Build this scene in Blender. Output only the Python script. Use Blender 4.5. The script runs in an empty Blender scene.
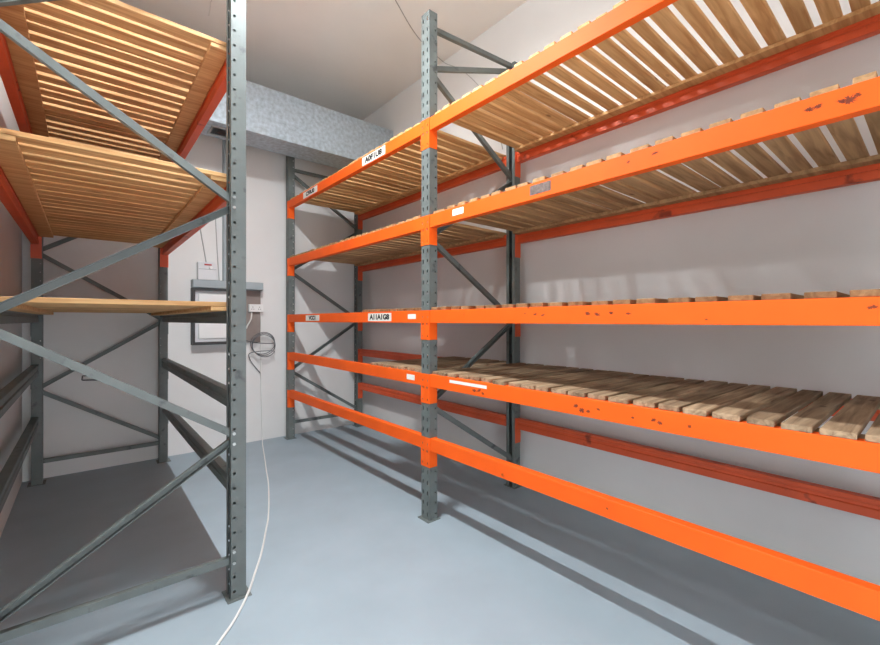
import bpy, bmesh, math, random
from mathutils import Vector, Matrix
random.seed(11)
S = bpy.context.scene
COL = S.collection

# ------------------------------------------------------------------ materials
def lin(c):
    return tuple(((v/255)/12.92 if v/255 <= .04045 else ((v/255+.055)/1.055)**2.4) for v in c)

def mat(name, rgb, rough=.6, metal=0, var=.0, scale=8, bump=0, bscale=60, spec=.5, patches=None, stretch=None, perobj=0):
    m = bpy.data.materials.new(name); m.use_nodes = True
    nt = m.node_tree; N = nt.nodes; L = nt.links
    b = N['Principled BSDF']
    b.inputs['Roughness'].default_value = rough; b.inputs['Metallic'].default_value = metal
    b.inputs['Specular IOR Level'].default_value = spec
    base = lin(rgb) + (1,)
    tc = N.new('ShaderNodeTexCoord'); co = tc.outputs['Object']
    if perobj or stretch:
        mp = N.new('ShaderNodeMapping'); L.new(co, mp.inputs['Vector'])
        if stretch: mp.inputs['Scale'].default_value = stretch
        if perobj:
            oi = N.new('ShaderNodeObjectInfo')
            mu = N.new('ShaderNodeMath'); mu.operation = 'MULTIPLY'; mu.inputs[1].default_value = 37
            L.new(oi.outputs['Random'], mu.inputs[0])
            cx = N.new('ShaderNodeCombineXYZ'); L.new(mu.outputs[0], cx.inputs[0]); L.new(mu.outputs[0], cx.inputs[2])
            L.new(cx.outputs[0], mp.inputs['Location'])
        co = mp.outputs[0]
    no = N.new('ShaderNodeTexNoise'); no.inputs['Scale'].default_value = scale; no.inputs['Detail'].default_value = 5
    L.new(co, no.inputs['Vector'])
    cr = N.new('ShaderNodeValToRGB')
    cr.color_ramp.elements[0].position = .3; cr.color_ramp.elements[1].position = .7
    cr.color_ramp.elements[0].color = tuple(v*(1-var) for v in base[:3]) + (1,)
    cr.color_ramp.elements[1].color = tuple(min(1, v*(1+var)) for v in base[:3]) + (1,)
    L.new(no.outputs['Fac'], cr.inputs['Fac'])
    out = cr.outputs['Color']
    if perobj:
        hs = N.new('ShaderNodeHueSaturation'); L.new(out, hs.inputs['Color'])
        mr = N.new('ShaderNodeMapRange'); mr.inputs['To Min'].default_value = 1-perobj; mr.inputs['To Max'].default_value = 1+perobj
        L.new(oi.outputs['Random'], mr.inputs['Value']); L.new(mr.outputs[0], hs.inputs['Value'])
        out = hs.outputs['Color']
    if patches:                                   # chipped paint / stains: (rgb, scale, threshold, softness)
        prgb, ps, th, so = patches
        n2 = N.new('ShaderNodeTexNoise'); n2.inputs['Scale'].default_value = ps; n2.inputs['Detail'].default_value = 7
        L.new(tc.outputs['Object'], n2.inputs['Vector'])
        c2 = N.new('ShaderNodeValToRGB'); c2.color_ramp.elements[0].position = th; c2.color_ramp.elements[1].position = th+so
        L.new(n2.outputs['Fac'], c2.inputs['Fac'])
        mx = N.new('ShaderNodeMix'); mx.data_type = 'RGBA'
        L.new(c2.outputs['Color'], mx.inputs['Factor']); L.new(out, mx.inputs['A']); mx.inputs['B'].default_value = lin(prgb)+(1,)
        out = mx.outputs['Result']
    L.new(out, b.inputs['Base Color'])
    if bump:
        n3 = N.new('ShaderNodeTexNoise'); n3.inputs['Scale'].default_value = bscale; n3.inputs['Detail'].default_value = 4
        L.new(co, n3.inputs['Vector'])
        bp = N.new('ShaderNodeBump'); bp.inputs['Strength'].default_value = bump; bp.inputs['Distance'].default_value = .01
        L.new(n3.outputs['Fac'], bp.inputs['Height']); L.new(bp.outputs[0], b.inputs['Normal'])
    return m

def wood(name, light, dark, per, rough=.75):
    m = bpy.data.materials.new(name); m.use_nodes = True
    nt = m.node_tree; N = nt.nodes; L = nt.links; b = N['Principled BSDF']
    b.inputs['Roughness'].default_value = rough; b.inputs['Specular IOR Level'].default_value = .25
    tc = N.new('ShaderNodeTexCoord'); oi = N.new('ShaderNodeObjectInfo')
    mu = N.new('ShaderNodeMath'); mu.operation = 'MULTIPLY'; mu.inputs[1].default_value = 7.53; L.new(oi.outputs['Random'], mu.inputs[0])
    cx = N.new('ShaderNodeCombineXYZ'); [L.new(mu.outputs[0], cx.inputs[i]) for i in range(3)]
    mp = N.new('ShaderNodeMapping'); mp.inputs['Scale'].default_value = (1.6, 22, 22)
    L.new(tc.outputs['Object'], mp.inputs['Vector']); L.new(cx.outputs[0], mp.inputs['Location'])
    no = N.new('ShaderNodeTexNoise'); no.inputs['Scale'].default_value = 1.6; no.inputs['Detail'].default_value = 6; no.inputs['Distortion'].default_value = .8
    L.new(mp.outputs[0], no.inputs['Vector'])
    cr = N.new('ShaderNodeValToRGB'); e = cr.color_ramp.elements
    e[0].position = .32; e[0].color = lin(dark)+(1,); e[1].position = .62; e[1].color = lin(light)+(1,)
    L.new(no.outputs['Fac'], cr.inputs['Fac'])
    # scattered knots
    vo = N.new('ShaderNodeTexVoronoi'); vo.inputs['Scale'].default_value = 5
    mp2 = N.new('ShaderNodeMapping'); mp2.inputs['Scale'].default_value = (.6, 1.3, 1.3); L.new(tc.outputs['Object'], mp2.inputs['Vector']); L.new(cx.outputs[0], mp2.inputs['Location'])
    L.new(mp2.outputs[0], vo.inputs['Vector'])
    kr = N.new('ShaderNodeValToRGB'); kr.color_ramp.elements[0].position = .04; kr.color_ramp.elements[1].position = .10
    kr.color_ramp.elements[0].color = (.35, .25, .2, 1); kr.color_ramp.elements[1].color = (1, 1, 1, 1)
    L.new(vo.outputs['Distance'], kr.inputs['Fac'])
    mx = N.new('ShaderNodeMix'); mx.data_type = 'RGBA'; mx.blend_type = 'MULTIPLY'; mx.inputs['Factor'].default_value = .7
    L.new(cr.outputs['Color'], mx.inputs['A']); L.new(kr.outputs['Color'], mx.inputs['B'])
    hs = N.new('ShaderNodeHueSaturation'); L.new(mx.outputs['Result'], hs.inputs['Color'])
    mr = N.new('ShaderNodeMapRange'); mr.inputs['To Min'].default_value = 1-per; mr.inputs['To Max'].default_value = 1+per
    L.new(oi.outputs['Random'], mr.inputs['Value']); L.new(mr.outputs[0], hs.inputs['Value'])
    L.new(hs.outputs['Color'], b.inputs['Base Color'])
    bp = N.new('ShaderNodeBump'); bp.inputs['Strength'].default_value = .35; bp.inputs['Distance'].default_value = .004
    L.new(no.outputs['Fac'], bp.inputs['Height']); L.new(bp.outputs[0], b.inputs['Normal'])
    return m

def emis(name, rgb, st):
    m = bpy.data.materials.new(name); m.use_nodes = True; b = m.node_tree.nodes['Principled BSDF']
    b.inputs['Base Color'].default_value = lin(rgb)+(1,); b.inputs['Emission Color'].default_value = lin(rgb)+(1,)
    b.inputs['Emission Strength'].default_value = st
    return m

M = dict(
    floor=mat('floor_paint', (158, 173, 182), .55, var=.05, scale=3, bump=.05, bscale=140),
    wall=mat('wall_paint', (224, 223, 221), .85, var=.025, scale=2.2, bump=.06, bscale=90, spec=.2),
    ceil=mat('ceiling_paint', (240, 239, 236), .9, var=.02, scale=2, bump=.05, bscale=70, spec=.2),
    steel=mat('grey_rack_paint', (102, 109, 107), .5, var=.12, scale=9, bump=.04, bscale=40, patches=((70, 74, 74), 14, .62, .1)),
    orange=mat('orange_beam_paint', (252, 98, 20), .62, spec=.3, var=.06, scale=4, patches=((150, 60, 22), 9, .70, .05)),
    red=mat('red_orange_beam', (216, 88, 46), .5, var=.1, scale=5, patches=((140, 50, 26), 8, .66, .08)),  # redder, darker orange for the rear beams and upper left beams
    pine=wood('pine', (228, 184, 130), (198, 146, 94), .12),
    pine_warm=wood('warm_pine', (214, 170, 122), (182, 132, 86), .12),
    pine_grey=wood('grey_pine', (188, 150, 108), (150, 114, 78), .13),
    pine_brown_shaded=wood('shaded_brown_pine', (156, 118, 82), (120, 86, 56), .15),  # weathered pine; shade of the shelf above is painted into the brown
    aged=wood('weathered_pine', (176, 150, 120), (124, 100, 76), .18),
    galv=mat('galvanised_steel', (174, 188, 198), .45, metal=.25, var=.22, scale=26, bump=.02, bscale=30),
    trunk=mat('grey_trunking_paint', (158, 168, 172), .5, var=.04, scale=6),
    dark=mat('dark_metal', (58, 58, 58), .6, var=.1, scale=10),
    white=mat('white_plastic', (232, 232, 230), .4, var=.01, scale=4),
    offwhite=mat('off_white_board', (214, 216, 218), .6, var=.02, scale=4),
    brown=mat('brown_board', (140, 128, 122), .8, var=.08, scale=12),
    red_tag=mat('red_plastic', (176, 46, 40), .4, var=.02, scale=5),
    paper=mat('label_paper', (236, 234, 226), .7, var=.04, scale=30),
    ink=mat('black_ink', (36, 34, 34), .7, var=.05, scale=20),
    rust=mat('worn_brown_mark', (128, 52, 26), .8, var=.35, scale=60),
    greylabel=mat('torn_label', (112, 96, 90), .8, var=.45, scale=45),
    cable_w=mat('white_cable', (226, 226, 222), .5, var=.02, scale=6),
    cable_d=mat('dark_grey_cable', (88, 92, 96), .5, var=.05, scale=6),
    cable_g=mat('grey_cable', (172, 170, 168), .5, var=.05, scale=6),
    lampglass=emis('lit_lamp_cover', (240, 248, 255), 190),
    lampbody=mat('lamp_housing', (220, 220, 216), .5, var=.02, scale=5),
    bolt=mat('zinc_bolt', (190, 192, 190), .35, metal=.8, var=.05, scale=20),
)

# ------------------------------------------------------------------ builders
def thing(name, loc, label, cat, group=None):
    o = bpy.data.objects.new(name, None); COL.objects.link(o)
    o.location = loc; o.empty_display_size = .1
    o['label'] = label; o['category'] = cat
    if group: o['group'] = group
    return o

def base_of(o):
    v = Vector((0, 0, 0))
    while o: v = v + o.location; o = o.parent
    return v

class MB:
    def __init__(s): s.bm = bmesh.new()
    def box(s, x0, x1, y0, y1, z0, z1, bev=0):
        r = bmesh.ops.create_cube(s.bm, size=1)
        vs = r['verts']
        for v in vs:
            v.co = Vector((x0 if v.co.x < 0 else x1, y0 if v.co.y < 0 else y1, z0 if v.co.z < 0 else z1))
        if bev:
            es = list({e for v in vs for e in v.link_edges})
            bmesh.ops.bevel(s.bm, geom=es, offset=bev, segments=1, affect='EDGES')
        return vs
    def prism(s, prof, a, b, ux, uy):
        """extrude 2-D profile [(p,q)] spanned by ux, uy from point a to point b"""
        a, b, ux, uy = Vector(a), Vector(b), Vector(ux), Vector(uy)
        A = [s.bm.verts.new(a+ux*p+uy*q) for p, q in prof]; B = [s.bm.verts.new(b+ux*p+uy*q) for p, q in prof]
        n = len(prof)
        for i in range(n): s.bm.faces.new((A[i], A[(i+1) % n], B[(i+1) % n], B[i]))
        s.bm.faces.new(A[::-1]); s.bm.faces.new(B)
    def cyl(s, a, b, r, seg=12):
        a, b = Vector(a), Vector(b); d = (b-a).normalized()
        u = d.orthogonal().normalized(); w = d.cross(u)
        s.prism([(r*math.cos(2*math.pi*i/seg), r*math.sin(2*math.pi*i/seg)) for i in range(seg)], a, b, u, w)
    def poly(s, pts):
        s.bm.faces.new([s.bm.verts.new(p) for p in pts])
    def build(s, name, m, parent=None, smooth=False, label=None, solid=0):
        bmesh.ops.recalc_face_normals(s.bm, faces=s.bm.faces)
        me = bpy.data.meshes.new(name)
        if parent:
            off = base_of(parent)
            for v in s.bm.verts: v.co -= off
        s.bm.to_mesh(me); s.bm.free(); me.materials.append(m)
        if smooth:
            for p in me.polygons: p.use_smooth = True
        o = bpy.data.objects.new(name, me); COL.objects.link(o)
        if parent: o.parent = parent
        if label: o['label'] = label
        if solid:
            md = o.modifiers.new('thickness', 'SOLIDIFY'); md.thickness = solid; md.offset = 0
        return o

def tube(name, pts, r, m, parent=None, res=4):
    """a cable as a mesh swept along a smooth line"""
    cu = bpy.data.curves.new(name, 'CURVE'); cu.dimensions = '3D'
    sp = cu.splines.new('NURBS'); sp.points.add(len(pts)-1)
    off = base_of(parent) if parent else Vector((0, 0, 0))
    for p, q in zip(sp.points, pts): p.co = (*(Vector(q)-off), 1)
    sp.order_u = 3; sp.use_endpoint_u = True; sp.resolution_u = 6
    cu.bevel_depth = r; cu.bevel_resolution = res; cu.use_fill_caps = True
    t = bpy.data.objects.new(name+'_curve', cu); COL.objects.link(t)
    dg = bpy.context.evaluated_depsgraph_get()
    me = bpy.data.meshes.new_from_object(t.evaluated_get(dg)); me.name = name
    bpy.data.objects.remove(t); bpy.data.curves.remove(cu)
    me.materials.clear(); me.materials.append(m)
    for p in me.polygons: p.use_smooth = True
    o = bpy.data.objects.new(name, me); COL.objects.link(o)
    if parent: o.parent = parent
    return o

def text_mesh(body, size):
    cu = bpy.data.curves.new('lettering', 'FONT'); cu.body = body; cu.size = size
    cu.align_x = 'CENTER'; cu.align_y = 'CENTER'; cu.extrude = .0003; cu.offset = .0032
    t = bpy.data.objects.new('lettering_curve', cu); COL.objects.link(t)
    dg = bpy.context.evaluated_depsgraph_get()
    me = bpy.data.meshes.new_from_object(t.evaluated_get(dg)); me.name = 'lettering'
    bpy.data.objects.remove(t); bpy.data.curves.remove(cu)
    me.materials.clear(); me.materials.append(M['ink'])
    return me

def holed(mb, P, us, zs, holes):
    """sheet spanned by P(u, z): grid cells us x zs; holes(i, j) -> None or (ru, rz) half sizes of an octagonal hole"""
    bm = mb.bm; V = {}
    def v(u, z):
        k = (round(u, 5), round(z, 5))
        if k not in V: V[k] = bm.verts.new(P(u, z))
        return V[k]
    for i in range(len(us)-1):
        for j in range(len(zs)-1):
            u0, u1, z0, z1 = us[i], us[i+1], zs[j], zs[j+1]
            c = [v(u0, z0), v(u1, z0), v(u1, z1), v(u0, z1)]
            h = holes(i, j)
            if not h: bm.faces.new(c); continue
            cu, cz = (u0+u1)/2, (z0+z1)/2; ru, rz = h; k = .45
            o = [(-k, -1), (k, -1), (1, -k), (1, k), (k, 1), (-k, 1), (-1, k), (-1, -k)]
            o = [bm.verts.new(P(cu+a*ru, cz+b*rz)) for a, b in o]
            for q in range(4):
                a, b = o[2*q], o[2*q+1]; n = o[(2*q+2) % 8]
                bm.faces.new((c[q], c[(q+1) % 4], b, a)); bm.faces.new((c[(q+1) % 4], n, b))

PW, PD = .09, .07                                  # post width and depth
def post(rack, xf, s, yc, h, z0=.006):
    """roll-formed rack post: slotted front face at x = xf, depth towards s (+1 / -1)"""
    mb = MB(); n = int((h-z0)/.075)
    zs = [z0+.075*i for i in range(n+1)]
    if h-zs[-1] > .004: zs.append(h)
    full = lambda j: j < n
    fr = [(-.045, 0), (-.032, 0), (-.017, 0), (.017, 0), (.032, 0), (.045, 0)]
    # front face with two slot columns
    cum = [0]
    for a, b in zip(fr, fr[1:]): cum.append(cum[-1]+math.hypot(b[0]-a[0], b[1]-a[1]))
    def PF(u, z):
        for i in range(len(fr)-1):
            if u <= cum[i+1]+1e-6:
                t = (u-cum[i])/(cum[i+1]-cum[i]); a, b = fr[i], fr[i+1]
                return (xf+s*(a[1]+(b[1]-a[1])*t), yc+a[0]+(b[0]-a[0])*t, z)
    holed(mb, PF, cum, zs, lambda i, j: (.0062, .016) if i in (1, 3) and full(j) else None)
    for sd in (-1, 1):
        vs = [0, .046, .064, PD]
        holed(mb, lambda u, z: (xf+s*u, yc+sd*.045, z), vs, zs, lambda i, j: (.0068, .0068) if i == 1 and full(j) else None)
        holed(mb, lambda u, z: (xf+s*PD, yc+sd*(.045-u), z), [0, .028], [zs[0], zs[-1]], lambda i, j: None)
    bmesh.ops.remove_doubles(mb.bm, verts=mb.bm.verts, dist=.0004)
    p = mb.build('post', M['steel'], rack, solid=.003)
    xa, xb = sorted((xf-s*.025, xf+s*(PD+.02)))
    f = MB(); f.box(xa, xb, yc-.062, yc+.062, .0, .006, .001)
    for a in (-1, 1): f.cyl((xf+s*PD/2, yc+a*.054, .006), (xf+s*PD/2, yc+a*.054, .014), .006, 6)
    f.build('foot_plate', M['steel'], p)
    return p

def brace(rack, yc, a, b, w=.034, d=.030, t=.0025, face=-1, bolts=True):
    """C channel between two nodes (x, z) in the plane y = yc, its web towards face"""
    A = Vector((a[0], 0, a[1])); B = Vector((b[0], 0, b[1])); dr = (B-A).normalized(); up = Vector((-dr.z, 0, dr.x))
    if up.z < 0: up = -up
    h = w/2; y0 = face*d/2
    prof = [(-h, y0), (h, y0), (h, -y0), (h-t, -y0), (h-t, y0-face*t), (-h+t, y0-face*t), (-h+t, -y0), (-h, -y0)]
    mb = MB(); off = Vector((0, yc, 0))
    mb.prism(prof, A+off, B+off, up, (0, 1, 0))
    o = mb.build('brace', M['steel'], rack)
    return o

BW, BH = .048, .090                                # beam width and height
def beam(rack, xf, s, y0, y1, zt, m, lo=True, hi=True):
    """box beam whose outer face is at x = xf, depth towards s; inner side grooved; L-shaped end connectors with hooks"""
    z0 = zt-BH
    prof = [(0.002, 0), (BW-.002, 0), (BW, .002), (BW, .040), (BW-.007, .045), (BW-.007, .062), (BW, .067), (BW, BH-.002), (BW-.002, BH), (.002, BH), (0, BH-.002), (0, .002)]
    mb = MB(); mb.prism([(s*p, q) for p, q in prof], (xf, y0+.0055, z0), (xf, y1-.0055, z0), (1, 0, 0), (0, 0, 1))
    o = mb.build('beam', m, rack)
    for end, yy, sg in (('lo', y0, -1), ('hi', y1, 1)):
        c = MB()
        # plate lapping the front of the post, with lock slots
        us = [-.0035, .011, .022, .034, .0435]; zs = [zt-.21, zt-.195, zt-.170, zt-.11, zt-.085, zt-.06, zt-.035, zt]
        holed(c, lambda u, z: (xf-s*.0035, yy+sg*u, z), us, zs, lambda i, j: (.0045, .009) if i == 1 and j in (1, 3, 5) or i == 2 and j in (3,) else None)
        holed(c, lambda u, z: (xf-s*.0035+s*u, yy-sg*.0035, z), [0, .070], [zt-.21, zt], lambda i, j: None)
        bmesh.ops.remove_doubles(c.bm, verts=c.bm.verts, dist=.0018)
        c.build('beam_connector', m, o, solid=.003)
    return o

def blob_marks(beam_o, xface, spots):
    """worn marks in the paint: each one an irregular flat patch on the beam face"""
    for (y, z, r, e) in spots:
        mb = MB(); n = 26; th = random.uniform(-.4, .4); pts = []
        for i in range(n):
            a = 2*math.pi*i/n; q = r*(random.uniform(.75, 1.1) if i % 2 else random.uniform(.25, .7))
            py, pz = q*math.cos(a)*e, q*math.sin(a)*.8
            pts.append((xface-.0006, y+py*math.cos(th)-pz*math.sin(th), z+py*math.sin(th)+pz*math.cos(th)))
        mb.bm.faces.new([mb.bm.verts.new(p) for p in pts])
        mb.build('paint_scuff', M['rust'], beam_o, label='dark brown scuff worn through the orange paint')

def sticker(beam_o, xface, ya, yb, z, h, body=None, size=.04, mm='paper'):
    """paper label on the beam face that looks towards -x; ya > yb"""
    mb = MB(); mb.box(xface-.0012, xface-.0001, yb, ya, z-h/2, z+h/2)
    st = mb.build('label_sticker', M[mm], beam_o, label='white location label' if mm == 'paper' else 'torn grey label')
    if body:
        me = text_mesh(body, size)
        wd = max(v.co.x for v in me.vertices)-min(v.co.x for v in me.vertices); k = min(1.3, (ya-yb)*.9/wd)
        c = base_of(beam_o)
        for v in me.vertices:
            x, y, zz = v.co
            v.co = Vector((xface-.0016-zz, (ya+yb)/2-x*k, z+y))-c
        # the lettering is printed on the label: same object, second material
        bm = bmesh.new(); bm.from_mesh(st.data); n0 = len(bm.faces); bm.from_mesh(me)
        bm.faces.ensure_lookup_table()
        for f in bm.faces[n0:]: f.material_index = 1
        bm.to_mesh(st.data); bm.free(); st.data.materials.append(M['ink']); bpy.data.meshes.remove(me)
    return st

# ------------------------------------------------------------------ room
XL, XR, YB, YF, ZC = -.43, 2.945, 5.20, -1.3, 4.21
def struct(name, m, *b):
    mb = MB(); mb.box(*b); o = mb.build(name, m); o['kind'] = 'structure'; return o
struct('floor', M['floor'], XL-.2, XR+.2, YF-.2, YB+.2, -.1, 0)
struct('ceiling', M['ceil'], XL-.2, XR+.2, YF-.2, YB+.2, ZC, ZC+.1)
struct('wall_left', M['wall'], XL-.2, XL, YF, YB, 0, ZC)
struct('wall_right', M['wall'], XR, XR+.2, YF, YB, 0, ZC)
struct('wall_back', M['wall'], XL-.2, XR+.2, YB, YB+.2, 0, ZC)
DX0, DX1, DZ = -.15, 1.15, 2.15                     # unseen doorway added behind the camera to let fill light in
mb = MB(); mb.box(XL-.2, DX0, YF-.2, YF, 0, ZC); mb.box(DX1, XR+.2, YF-.2, YF, 0, ZC); mb.box(DX0, DX1, YF-.2, YF, DZ, ZC)
o = mb.build('wall_front', M['wall']); o['kind'] = 'structure'

# ------------------------------------------------------------------ right-hand rack: two bays
Z = [2.855, 2.168, 1.494, 1.042, .590]             # tops of the five beam levels
RF, RR = 1.857, 2.850                              # front and rear face of the right rack
PYn, PYm, PYf = -.315, 2.370, 5.065                # post centres along the wall
rr = thing('pallet_rack', (RF, PYm, 0), 'long orange and grey steel pallet rack of two bays along the right wall', 'rack')
H = {PYn: 3.62, PYm: 3.62, PYf: 3.62}
for y in (PYn, PYm, PYf):
    post(rr, RF, 1, y, H[y]); post(rr, RR, -1, y, H[y])
def frame_braces(rack, y, xa, xb, top, bottom=True, face=-1, tophoriz=True, first_front=.2):
    """zig-zag lacing between the post at xa and the one at xb; nodes every 0.6 m"""
    za = []
    fa, fb = xa, xb
    pts = [(fb, .22)]; k = 1
    while .22+.6*k < top-.1:
        pts.append((fa if k % 2 else fb, .22+.6*k)); k += 1
    for p, q in zip(pts, pts[1:]):
        up = .012
        brace(rack, y, (p[0], p[1]+up), (q[0], q[1]-up), face=face if q[0] < p[0] else -face)
    if bottom: brace(rack, y, (fa, .19), (fb, .19), face=face)
    return pts
XA, XB = RF+.045, RR-.045
frame_braces(rr, PYm, XA, XB, 3.4, bottom=False)
brace(rr, PYm, (XA, 3.235), (XB, 3.56)); brace(rr, PYm, (XA, 3.53), (XB, 3.60))
frame_braces(rr, PYf, XA, XB, 3.1); brace(rr, PYf, (XA, 3.25), (XB, 3.25)); brace(rr, PYf, (XB, 2.65), (XA, 3.2))
frame_braces(rr, PYn, XA, XB, 3.4); brace(rr, PYn, (XA, 3.50), (XB, 3.60))
fb = {}
for bay, (ya, yb) in {'near': (PYn+.045, PYm-.045), 'far': (PYm+.045, PYf-.045)}.items():
    for i, z in enumerate(Z):
        fb[bay, i] = beam(rr, RF, 1, ya, yb, z, M['orange'])
        beam(rr, RR, -1, ya, yb, z, M['red'])
sticker(fb['far', 0], RF, 3.27, 2.90, Z[0]-.045, .072, 'A0F1U8', .062)
sticker(fb['far', 0], RF, 4.58, 4.21, Z[0]-.045, .066, 'CF0U0', .058)
sticker(fb['far', 2], RF, 3.17, 2.81, Z[2]-.045, .066, 'A11A1G8', .056)
sticker(fb['far', 2], RF, 4.51, 4.16, Z[2]-.045, .060, 'VCC1', .054)
sticker(fb['far', 2], RF, 2.585, 2.485, Z[2]-.043, .036)
sticker(fb['far', 3], RF, 2.60, 2.50, Z[3]-.043, .040)
sticker(fb['near', 3], RF, 2.11, 1.77, Z[3]-.026, .020)
sticker(fb['near', 1], RF, 2.08, 1.975, Z[1]-.035, .042)
sticker(fb['near', 1], RF, 1.445, 1.31, Z[1]-.040, .052, mm='greylabel')
blob_marks(fb['near', 1], RF, [(.285, 2.128, .014, 1.2), (.262, 2.130, .011, 1.4), (.205, 2.124, .010, 1.8), (.186, 2.122, .021, 1.2), (.168, 2.130, .010, 1.2), (.90, 2.130, .012, .8), (.785, 2.134, .008, 2.2)])
blob_marks(fb['near', 2], RF, [(1.41, 1.455, .010, 1.6), (1.36, 1.45, .009, 1.8), (1.48, 1.46, .006, 1.5), (1.10, 1.455, .013, 1.5), (1.05, 1.450, .012, 1.8), (.98, 1.456, .011, 1.2), (.90, 1.452, .008, 2), (.59, 1.425, .006, 1.4), (.135, 1.462, .010, 1.6)])
blob_marks(fb['near', 3], RF, [(1.875, .985, .017, 1.4), (1.835, .990, .014, 1.6), (1.80, .975, .014, 1.0), (1.165, .998, .017, 1.0), (1.13, .982, .019, 1.2), (1.095, .982, .012, 1.2), (1.045, 1.0, .009, 1.4), (.88, .99, .008, 1.2), (.79, .996, .012, 1.2), (.765, .988, .013, 1.1), (.65, .995, .011, .8)])
blob_marks(fb['near', 4], RF, [(1.0, .545, .007, 1)])

# ------------------------------------------------------------------ slatted shelves
SH = .022
def slat_positions(y0, y1, width, gaps, wide):
    """fill y0..y1 with slats; gaps = mean gap, wide = listed larger gaps {centre: width}"""
    out = []; y = y0
    marks = sorted(wide)
    while y < y1-.05:
        w = width*random.uniform(.93, 1.07)
        nxt = [c for c in marks if c > y+.03] or [y1+.5]
        c = nxt[0]; g = min(1.5*gaps, max(.5*gaps, random.gauss(gaps, gaps*.35)))
        end = c-wide.get(c, 0)/2 if c < y1 else y1; seg = end-y
        if seg < 1.6*w: w = seg; g = wide.get(c, 0)   # this slat ends at the listed gap
        elif seg < 2.5*w: w = (seg-g)/2
        out.append((y, y+w)); y += w+g
    return out
def deck(name, x0, x1, y0, y1, zt, m, label, width=.088, gaps=.016, wide={}, runner=.075, jit=.006, inner=None, slack=.012, group='slatted wooden shelves on the racks'):
    t = thing(name, ((x0+x1)/2, (y0+y1)/2, zt), label, 'shelf', group)
    e0, e1 = inner
    for a, b in ((e0, e0+runner), (e1-runner, e1)):
        r = MB(); r.box(a, b, y0+.004, y1-.004, zt-SH, zt-.0002, .002); r.build('batten', m, t)
    for a, b in slat_positions(y0, y1, width, gaps, wide):
        s = MB(); k = random.uniform(-1, 1)*.002
        vs = s.box(x0+slack+random.uniform(-jit, jit), x1-slack+random.uniform(-jit, jit), a, b, zt+.0002, zt+SH+random.uniform(-.002, .002), .002)
        for v in s.bm.verts:
            if v.co.x > (x0+x1)/2: v.co.y += k
        s.build('slat', m, t)
    return t
IN = (RF+BW+.004, RR-BW-.004)
def wl(*a): return {c: w for c, w in a}
yn0, yn1 = PYn+.055, PYm-.055
yf0, yf1 = PYm+.055, PYf-.055
deck('slatted_shelf', RF, RR, yn0, yn1-.03, Z[0], M['pine'], 'topmost slatted wooden shelf of the near right bay, bright gaps showing from below', .080, .023,
     wide=wl((.282, .031), (.385, .036), (.489, .044), (.60, .036), (.705, .036), (.80, .030), (.905, .034), (1.082, .028), (1.178, .033), (1.277, .032), (1.485, .041), (1.585, .045)), inner=IN)
deck('slatted_shelf', RF, RR, yf0+.04, yf1, Z[0], M['pine'], 'topmost slatted wooden shelf of the far right bay, nearest the metal duct', .078, .028, inner=IN)
deck('slatted_shelf', RF, RR, yn0, yn1-.01, Z[1], M['pine_grey'], 'second slatted wooden shelf from the top in the near right bay, above eye level', .076, .026,
     wide=wl((.197, .032), (.298, .026), (.397, .030), (.497, .030), (.60, .030), (.704, .030), (.805, .027)), inner=IN)
deck('slatted_shelf', RF, RR, yf0+.03, yf1, Z[1], M['pine_grey'], 'second slatted wooden shelf from the top in the far right bay', .078, .028, inner=IN)
deck('slatted_shelf', RF, RR, yn0, yn1, Z[2], M['pine_brown_shaded'], 'eye-level slatted wooden shelf of the near right bay, seen edge-on', .082, .034, inner=IN)
deck('slatted_shelf', RF, RR, yf0, yf0+.86, Z[2], M['pine_brown_shaded'], 'short eye-level section of wooden slats in the far right bay', .088, .024, inner=IN)
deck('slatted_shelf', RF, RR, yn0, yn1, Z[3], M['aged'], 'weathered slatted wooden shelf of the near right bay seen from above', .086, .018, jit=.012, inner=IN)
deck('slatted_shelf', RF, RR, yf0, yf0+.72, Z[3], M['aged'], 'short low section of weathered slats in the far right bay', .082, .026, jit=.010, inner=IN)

# ------------------------------------------------------------------ left-hand rack: one bay
LF, LR = .632, -.360
QN, QF = 2.355, 5.065
lr = thing('pallet_rack', (LF, QN, 0), 'single-bay grey steel pallet rack with red upper beams along the left wall', 'rack')
for y in (QN, QF):
    post(lr, LF, -1, y, 3.62); post(lr, LR, 1, y, 3.62)
XC, XD = LR+.045, LF-.045
frame_braces(lr, QN, XD, XC, 3.4); brace(lr, QN, (XD, 3.50), (XC, 3.50))
frame_braces(lr, QF, XC, XD, 3.1); brace(lr, QF, (XC, 3.25), (XD, 3.25))
for i, z in enumerate(Z):
    mm = M['red'] if i < 2 else M['steel']
    beam(lr, LF, -1, QN+.045, QF-.045, z, mm); beam(lr, LR, 1, QN+.045, QF-.045, z, mm)
# bolt heads where the lacing meets the near right post
for z in (.19, .246, .794, .846, 1.994, 2.046):
    b = MB(); b.cyl((XD-.012, QN-.0465, z), (XD-.012, QN-.053, z), .008, 6); b.build('bolt', M['bolt'], lr)
INL = (LR+BW+.004, LF-BW-.004)
ql0, ql1 = QN+.052, QF-.055
deck('slatted_shelf', LR, LF, ql0, ql1, Z[0], M['pine_warm'], 'topmost slatted wooden shelf of the left rack, up near the ceiling', .078, .034, runner=.09, inner=INL)
deck('slatted_shelf', LR, LF, ql0, ql1, Z[1], M['pine'], 'second slatted wooden shelf from the top in the left rack', .086, .028, runner=.09, inner=INL)
deck('slatted_shelf', LR, LF, ql0, ql1, Z[2], M['pine'], 'eye-level slatted wooden shelf of the left rack on grey beams', .092, .016, runner=.09, inner=INL)

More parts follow.
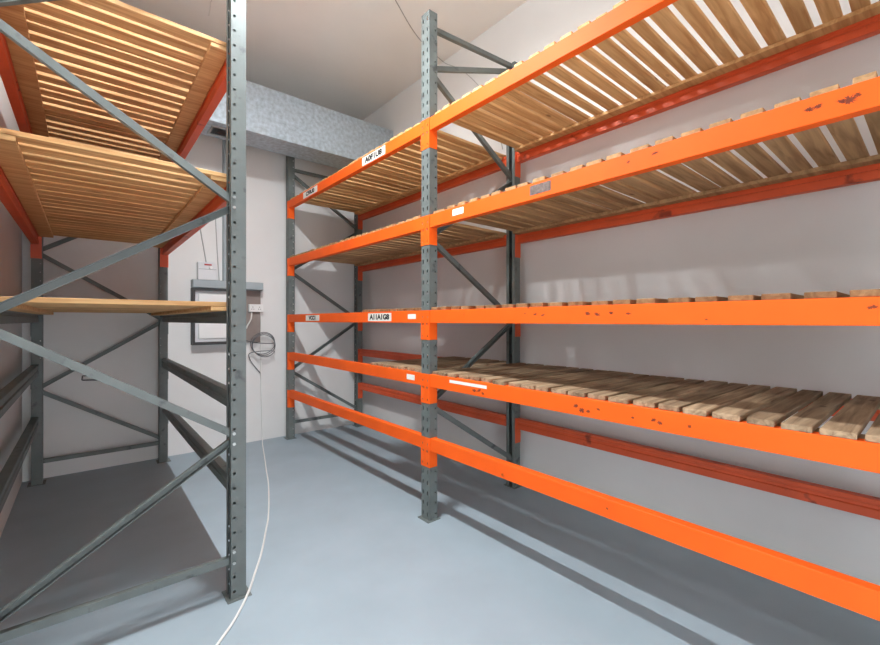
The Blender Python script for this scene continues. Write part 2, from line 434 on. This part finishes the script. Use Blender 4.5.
# ------------------------------------------------------------------ duct under the ceiling
DY, DYB, DZ0, DZ1 = 4.41, 4.80, 3.30, 3.795
d = thing('air_duct', (1.3, DY, DZ0), 'large rectangular galvanised metal duct across the back wall below the ceiling', 'duct')
mb = MB(); mb.box(XL+.001, XR-.001, DY, DYB, DZ0, DZ1, .004); mb.build('duct_body', M['galv'], d)
mb = MB()
for a in ((.925, 1.195, 4.50, 4.52), (.925, 1.195, 4.695, 4.715), (.925, .945, 4.52, 4.695), (1.175, 1.195, 4.52, 4.695)): mb.box(*a, DZ0-.012, DZ0+.0005)
g = mb.build('vent_grille', M['trunk'], d, label='pale grille frame in the underside of the duct')
mb = MB()
for k in range(8): mb.prism([(0, 0), (.02, .008), (.02, .010), (0, .002)], (.946, 4.522+k*.022, DZ0-.011), (1.174, 4.522+k*.022, DZ0-.011), (0, 1, 0), (0, 0, 1))
mb.build('louvre', M['dark'], g, label='dark louvre blades')

# ------------------------------------------------------------------ electrics on the back wall
WY = YB
t = thing('cable_trunking', (1.225, WY, 2.6), 'upright grey cable trunking on the back wall rising from the cabinet past the duct', 'trunking')
mb = MB(); mb.box(1.172, 1.272, WY-.06, WY-.001, 1.862, ZC-.001, .003); mb.build('trunking_body', M['trunk'], t)
mb = MB(); mb.box(1.178, 1.266, WY-.066, WY-.060, 1.866, ZC-.01, .002); mb.build('trunking_lid', M['trunk'], t)
t = thing('cable_trunking', (1.22, WY, 1.82), 'horizontal grey cable trunking on the back wall above the white cabinet', 'trunking')
mb = MB(); mb.box(.862, 1.582, WY-.12, WY-.001, 1.772, 1.860, .003); mb.build('trunking_body', M['trunk'], t)
mb = MB(); mb.box(.866, 1.578, WY-.126, WY-.120, 1.778, 1.854, .002); mb.build('trunking_lid', M['trunk'], t)
t = thing('electrical_cabinet', (1.07, WY, 1.46), 'white electrical cabinet in a dark frame on the back wall behind the left rack', 'cabinet')
mb = MB()
for a in ((.862, .886, 1.160, 1.770), (1.326, 1.350, 1.160, 1.770), (.886, 1.326, 1.160, 1.190), (.886, 1.326, 1.745, 1.770)): mb.box(a[0], a[1], WY-.11, WY-.001, a[2], a[3])
mb.build('cabinet_frame', M['dark'], t, label='dark cabinet surround')
mb = MB(); mb.box(.886, 1.326, WY-.06, WY-.001, 1.190, 1.745); mb.build('cabinet_body', M['offwhite'], t)
mb = MB(); mb.box(.925, 1.290, WY-.075, WY-.060, 1.225, 1.715, .004); dr = mb.build('cabinet_door', M['white'], t)
mb = MB(); mb.cyl((1.255, WY-.075, 1.46), (1.255, WY-.085, 1.46), .012, 12); mb.build('lock', M['dark'], dr)
t = thing('mounting_board', (1.46, WY, 1.46), 'brown grey mounting board on the back wall beside the electrical cabinet', 'board')
mb = MB(); mb.box(1.352, 1.582, WY-.02, WY-.001, 1.165, 1.770, .002); mb.build('board', M['brown'], t)
t = thing('power_socket', (1.52, WY, 1.565), 'white double power socket on the brown grey mounting board', 'socket')
mb = MB(); mb.box(1.442, 1.598, WY-.062, WY-.0205, 1.522, 1.612, .004); so = mb.build('socket_box', M['white'], t)
mb = MB()
for cx in (1.482, 1.558):
    for dx, dz in ((0, .018), (-.011, -.006), (.011, -.006)): mb.box(cx+dx-.003, cx+dx+.003, WY-.0628, WY-.061, 1.56+dz-.006, 1.56+dz+.006)
mb.build('socket_holes', M['dark'], so)
mb = MB()
for cx in (1.470, 1.546): mb.box(cx, cx+.024, WY-.066, WY-.061, 1.590, 1.604, .001)
mb.build('rocker_switch', M['white'], so)
t = thing('isolator_box', (1.01, WY, 1.95), 'small white switch box with red marking sitting above the horizontal trunking', 'switch box')
mb = MB(); mb.box(.918, 1.104, WY-.075, WY-.001, 1.862, 2.055, .005); bx = mb.build('box_body', M['offwhite'], t)
mb = MB(); mb.box(.980, 1.050, WY-.079, WY-.074, 2.020, 2.036, .001); mb.build('warning_strip', M['red_tag'], bx, label='dark red strip')
mb = MB(); mb.box(.925, 1.097, WY-.077, WY-.074, 1.976, 1.981); mb.build('seam', M['trunk'], bx)
mb = MB(); mb.cyl((1.042, WY-.074, 1.998), (1.042, WY-.092, 1.998), .016, 16); mb.build('indicator', M['white'], bx, label='round white indicator')

def one(o, label, cat, group=None):
    o['label'] = label; o['category'] = cat
    if group: o['group'] = group
    return o
# cables on the back wall
one(tube('wall_cable', [(.93, WY-.006, 2.62), (.955, WY-.006, 2.40), (.99, WY-.006, 2.20), (1.01, WY-.010, 2.06)], .006, M['cable_g']), 'thin slanting grey cable on the back wall above the small switch box', 'cable')
one(tube('wall_cable', [(1.095, WY-.006, 2.75), (1.11, WY-.006, 2.4), (1.125, WY-.006, 2.1), (1.14, WY-.010, 1.865)], .005, M['cable_g']), 'thin grey cable on the back wall running beside the upright trunking', 'cable')
pts = []
for k in range(54):
    a = 2*math.pi*k/18; r = .135+.018*math.sin(k*.37)
    pts.append((1.585+r*1.05*math.cos(a)+.012*math.sin(k*.3), WY-.075-.008*(k/54)*3+.004*math.sin(k), 1.14+r*.95*math.sin(a)-.012*(k//18)))
pts = [(1.40, WY-.045, 1.20), (1.44, WY-.055, 1.17)] + pts + [(1.45, WY-.05, 1.06), (1.44, WY-.03, 1.0), (1.50, WY-.02, .90), (1.58, WY-.015, .80)]
one(tube('coiled_cable', pts, .0045, M['cable_d']), 'loose coil of dark grey cable hanging on the back wall below the socket', 'cable')
one(tube('socket_lead', [(1.475, WY-.040, 1.521), (1.472, WY-.05, 1.46), (1.455, WY-.045, 1.41), (1.425, WY-.035, 1.36), (1.42, WY-.03, 1.33)], .008, M['cable_w']), 'short white lead dangling from the left of the power socket', 'cable')
fl = [(1.575, WY-.045, 1.521), (1.578, WY-.05, 1.45), (1.578, WY-.035, 1.2), (1.585, WY-.02, .8), (1.592, WY-.02, .4), (1.60, WY-.03, .06), (1.59, WY-.06, .008), (1.55, 5.02, .007), (1.40, 4.45, .007), (1.31, 4.13, .007), (1.22, 3.78, .007), (1.109, 3.424, .007), (1.0, 3.10, .007), (.935, 2.947, .007), (.86, 2.76, .007), (.79, 2.60, .007), (.722, 2.47, .007), (.664, 2.345, .007), (.545, 2.152, .007), (.442, 2.037, .007), (.37, 1.95, .007), (.33, 1.80, .007), (.36, 1.5, .007)]
one(tube('power_cable', fl, .006, M['cable_w']), 'long white cable hanging from the socket and trailing across the blue grey floor', 'cable')
one(tube('ceiling_wire', [(1.9, 2.95, ZC-.004), (2.246, 3.172, ZC-.004), (2.446, 3.287, ZC-.004), (2.667, 3.379, ZC-.004), (2.92, 3.44, ZC-.004), (XR-.006, 3.40, ZC-.05), (XR-.005, 3.19, 4.02), (XR-.005, 2.97, 3.80), (XR-.005, 2.7, 3.45), (XR-.005, 2.6, 3.0)], .004, M['cable_g']), 'thin grey wire running over the ceiling and down the right wall', 'wire')
one(tube('ceiling_wire', [(.74, 3.42, ZC-.004), (.78, 3.7, ZC-.004), (.82, 4.0, ZC-.004), (.86, 4.3, ZC-.004)], .005, M['cable_w']), 'short pale wire on the ceiling beside the left rack', 'wire')
t = thing('wall_bracket', (.04, WY, .87), 'small dark wire bracket low on the back wall behind the left rack', 'bracket')
mb = MB(); mb.cyl((-.03, WY-.004, .862), (.115, WY-.004, .850), .006, 8); mb.cyl((.115, WY-.004, .852), (.03, WY-.05, .905), .005, 8); mb.cyl((-.03, WY-.004, .862), (-.025, WY-.004, .90), .005, 8); mb.cyl((-.025, WY-.004, .90), (.03, WY-.05, .905), .005, 8)
mb.build('bracket_wire', M['dark'], t)

# ------------------------------------------------------------------ the room's lamp (above the left rack's near post, out of the picture)
LX, LY0, LY1 = .69, 1.75, 2.38
LZ = 3.96                                          # the fitting hangs on two rods below the ceiling
t = thing('ceiling_lamp', (LX, (LY0+LY1)/2, LZ), 'white strip lamp hanging below the ceiling above the near post of the left rack', 'lamp')
mb = MB(); mb.box(LX-.05, LX+.05, LY0-.04, LY1+.04, LZ-.05, LZ, .004); mb.build('housing', M['lampbody'], t)
mb = MB(); mb.cyl((LX, LY0, LZ-.075), (LX, LY1, LZ-.075), .016, 16); mb.build('lamp_tube', M['lampglass'], t, smooth=False)
for yy in (LY0, LY1):
    mb = MB(); mb.box(LX-.015, LX+.015, yy-.02, yy+.02, LZ-.092, LZ-.049, .003); mb.build('lamp_holder', M['lampbody'], t)
    yr = yy+.08*(1 if yy == LY0 else -1)
    mb = MB(); mb.cyl((LX, yr, LZ-.002), (LX, yr, ZC-.001), .005, 8); mb.build('hanging_rod', M['lampbody'], t)
ld = bpy.data.lights.new('ceiling_lamp_light', 'AREA'); ld.shape = 'RECTANGLE'; ld.size = .03; ld.size_y = LY1-LY0; ld.energy = 112; ld.color = (.94, .975, 1)
lo = bpy.data.objects.new('lamp_light', ld); COL.objects.link(lo); lo.parent = t; lo.location = (0, 0, -.1)

pl = bpy.data.lights.new('fill_doorway_portal', 'AREA'); pl.shape = 'RECTANGLE'; pl.size = DX1-DX0; pl.size_y = DZ; pl.cycles.is_portal = True
po = bpy.data.objects.new('fill_doorway_portal', pl); COL.objects.link(po); po.location = ((DX0+DX1)/2, YF-.1, DZ/2); po.rotation_euler = (math.pi/2, 0, math.pi)  # portal for the fill light from the added doorway
# ------------------------------------------------------------------ camera, world, view
cam = bpy.data.cameras.new('camera'); co = bpy.data.objects.new('camera', cam); COL.objects.link(co)
cam.sensor_width = 36; cam.sensor_fit = 'HORIZONTAL'; cam.lens = 421.1/880*36; cam.shift_y = -1.8/880
cam.clip_start = .02
co.location = (0, 0, 1.42); co.rotation_euler = (math.pi/2, 0, -.699)
S.camera = co
w = bpy.data.worlds.new('world'); S.world = w; w.use_nodes = True
w.node_tree.nodes['Background'].inputs[0].default_value = (.9, .95, 1, 1)
w.node_tree.nodes['Background'].inputs[1].default_value = 7.5  # strong sky, serving as fill through the added doorway
S.view_settings.view_transform = 'Standard'; S.view_settings.look = 'None'
S.view_settings.exposure = .12; S.view_settings.gamma = 1; S.view_settings.use_curve_mapping = False
